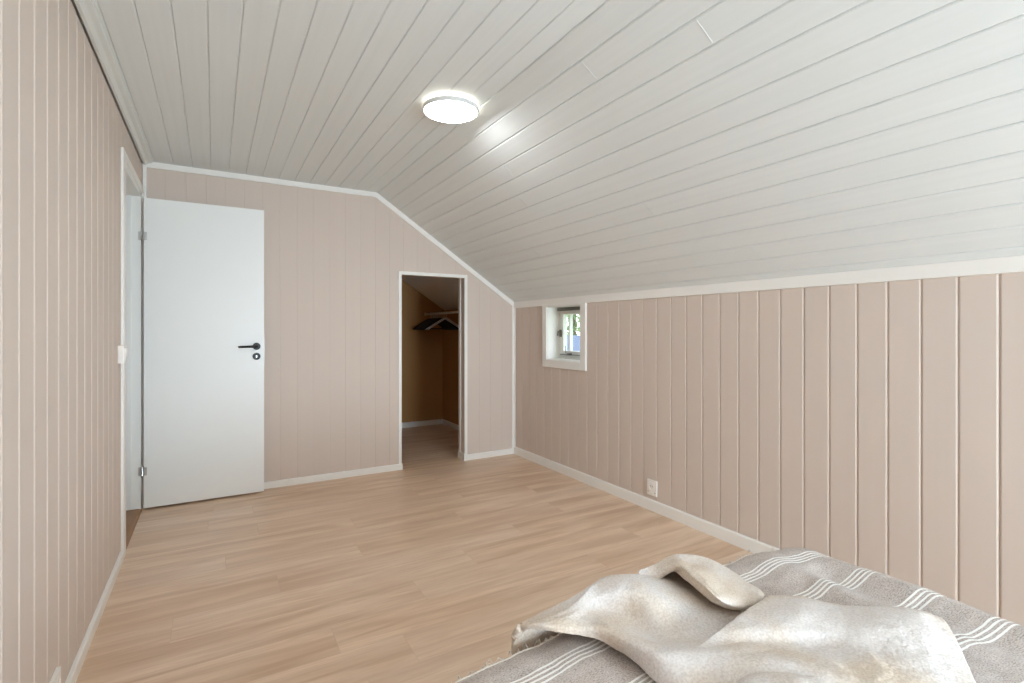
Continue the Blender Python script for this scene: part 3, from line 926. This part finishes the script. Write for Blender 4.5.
# wide right-hand sheet on top
rowsC = [
 [(770, 600, .535), (800, 601, .525), (838, 609, .522), (880, 611, .525), (914, 614, .525), (940, 622, .515)],
 [(764, 603, .552), (800, 604, .554), (838, 612, .548), (880, 613.5, .552), (917, 617, .552), (946, 627, .532)],
 [(748, 613, .556), (792, 617, .566), (836, 624, .560), (880, 629, .566), (922, 635, .560), (955, 641, .535)],
 [(726, 628, .556), (778, 631, .560), (830, 637, .556), (877, 647, .556), (926, 657, .555), (964, 659, .535)],
 [(704, 642, .548), (765, 644, .542), (821, 649, .541), (875, 666, .557), (930, 681, .552), (975, 682, .535)],
 [(688, 654, .548), (752, 659, .560), (815, 668, .562), (880, 690, .558), (945, 710, .552), (990, 712, .535)],
 [(680, 672, .540), (742, 680, .545), (800, 694, .548), (880, 722, .552), (952, 742, .550), (1008, 745, .535)],
 [(680, 690, .515), (745, 705, .516), (805, 730, .525), (885, 762, .54), (965, 785, .54), (1030, 785, .53)]]
add_net(bm, [[W(q[0], q[1] - (5, 5, 4, 3, 1, 0, 0, 0)[k], q[2]) for q in r] for k, r in enumerate(rowsC)], 14, 26, 9, .004)
# little turned-up flap at the near edge
rowsD = [
 [(737, 690, .535), (742, 678, .548), (775, 673, .560), (815, 677, .562), (850, 690, .555)],
 [(738, 692, .545), (745, 682, .562), (778, 678, .572), (815, 684, .574), (850, 697, .560)],
 [(740, 705, .540), (750, 700, .560), (780, 700, .570), (815, 705, .572), (850, 715, .560)],
 [(742, 725, .510), (755, 735, .520), (785, 740, .530), (820, 745, .530), (855, 750, .530)]]
add_net(bm, [[W(*q) for q in r] for r in rowsD], 12, 16, 12)
throw = obj('throw_blanket', bm, M['throw'], smooth=True)
tag(throw, 'rumpled cream fleece throw heaped over the end of the bed', 'throw')
md = throw.modifiers.new('thick', 'SOLIDIFY'); md.thickness = .009; md.offset = 1; md.use_rim = True

# ------------------------------------------------------------ outdoors, seen through the small window
bm = bmesh.new(); box(bm, 3.2, 60, -30, 60, -3.3, -3.2); struct('ground', bm, M['lawn'])
def RAY(u, dist, z=0):
    p = dv * dist + rv * ((u - CXp) / F_ * dist); return Vector((p.x, p.y, z))
hp_ = RAY(569, 14)
hs_ = empty('house', (hp_.x, hp_.y, -3.2), -YAW + .2); tag(hs_, 'neighbouring white house with a blue-grey slate roof outside the small window', 'house')
bm = bmesh.new(); box(bm, -.2, 6, -1.8, 1.8, 0, 2.75); obj('house_wall', bm, M['render'], hs_)
bm = bmesh.new(); prism(bm, [(-2.1, 2.5), (2.1, 2.5), (.02, 4.22), (-.02, 4.22)], -.45, 6.2, 'X')
rf = obj('roof', bm, M['roof'], hs_)
bm = bmesh.new(); box(bm, 2.0, 2.5, .55, .95, 3.2, 4.4, .02); obj('chimney', bm, M['render'], hs_)
tp = RAY(574, 24)
tr = empty('tree', (tp.x, tp.y, -3.2)); tag(tr, 'leafy green tree rising behind the house outside the small window', 'tree')
bm = bmesh.new(); tube(bm, [(0, 0, 0), (.1, 0, 2), (0, .1, 4), (.1, 0, 5.6)], [.25, .2, .14, .05], 12); obj('trunk', bm, M['bark'], tr, True)
bm = bmesh.new(); rr = random.Random(11)
for k in range(900):
    a, b_ = rr.uniform(0, 2 * PI), rr.uniform(-1, 1); r = 1.6 * rr.random() ** .4
    c = Vector((r * math.sqrt(1 - b_ * b_) * math.cos(a), r * math.sqrt(1 - b_ * b_) * math.sin(a), 4.9 + 1.15 * r * b_))
    n = Vector((rr.gauss(0, 1), rr.gauss(0, 1), rr.gauss(0, 1))).normalized(); t = n.orthogonal().normalized(); s = n.cross(t)
    z_ = rr.uniform(.06, .14)
    bm.faces.new([bm.verts.new(c + t * z_), bm.verts.new(c + s * z_ * .6), bm.verts.new(c - t * z_), bm.verts.new(c - s * z_ * .6)])
obj('foliage', bm, M['leaf'], tr)

# ------------------------------------------------------------ light
w = bpy.data.worlds.new('sky'); scene.world = w; w.use_nodes = True
nt = w.node_tree; bg = nt.nodes['Background']
tc = nt.nodes.new('ShaderNodeTexCoord'); sp = nt.nodes.new('ShaderNodeSeparateXYZ'); cr = nt.nodes.new('ShaderNodeValToRGB')
nt.links.new(tc.outputs['Generated'], sp.inputs[0]); nt.links.new(sp.outputs['Z'], cr.inputs[0])
e = cr.color_ramp.elements; e[0].position = 0; e[0].color = (.93, .95, 1, 1); e[1].position = .9; e[1].color = (.66, .80, 1, 1)
nt.links.new(cr.outputs[0], bg.inputs[0]); bg.inputs[1].default_value = 3.0

dl = bpy.data.lights.new('added_daylight', 'AREA'); dl.shape = 'RECTANGLE'; dl.size = RX1 - RX0 + .1; dl.size_y = RZ1 - RZ0 + .1  # area lamp added outside the rear window, stands in for daylight
dl.energy = 235; dl.color = (.765, .915, 1.09)
do = bpy.data.objects.new('added_daylight', dl); COL.objects.link(do)
do.location = ((RX0 + RX1) / 2, YR - .30, (RZ0 + RZ1) / 2); do.rotation_euler = (PI / 2, 0, 0)
sl = bpy.data.lights.new('sun', 'SUN'); sl.energy = 5.0; sl.angle = .02; sl.color = (1, .97, .92)
so = bpy.data.objects.new('sun', sl); COL.objects.link(so); so.location = (-6, 4, 9)
so.rotation_euler = Vector((-.72, .12, .66)).to_track_quat('Z', 'Y').to_euler()

# ------------------------------------------------------------ camera
cam = bpy.data.cameras.new('camera'); cam.sensor_width = 36; cam.lens = 510 / 1024 * 36
cam.shift_y = -(341.5 - 329.5) / 1024
cam.clip_start = .02
co = bpy.data.objects.new('camera', cam); COL.objects.link(co)
co.location = (0, 0, CAMH); co.rotation_euler = (PI / 2, 0, -YAW)
scene.camera = co

vs = scene.view_settings
vs.view_transform = 'Standard'; vs.look = 'None'; vs.gamma = 1; vs.use_curve_mapping = False
vs.exposure = 0.34
cy = scene.cycles
cy.max_bounces = 14; cy.diffuse_bounces = 10; cy.glossy_bounces = 4; cy.transparent_max_bounces = 8
cy.sample_clamp_indirect = 6; cy.use_denoising = True
cy.caustics_reflective = False; cy.caustics_refractive = False
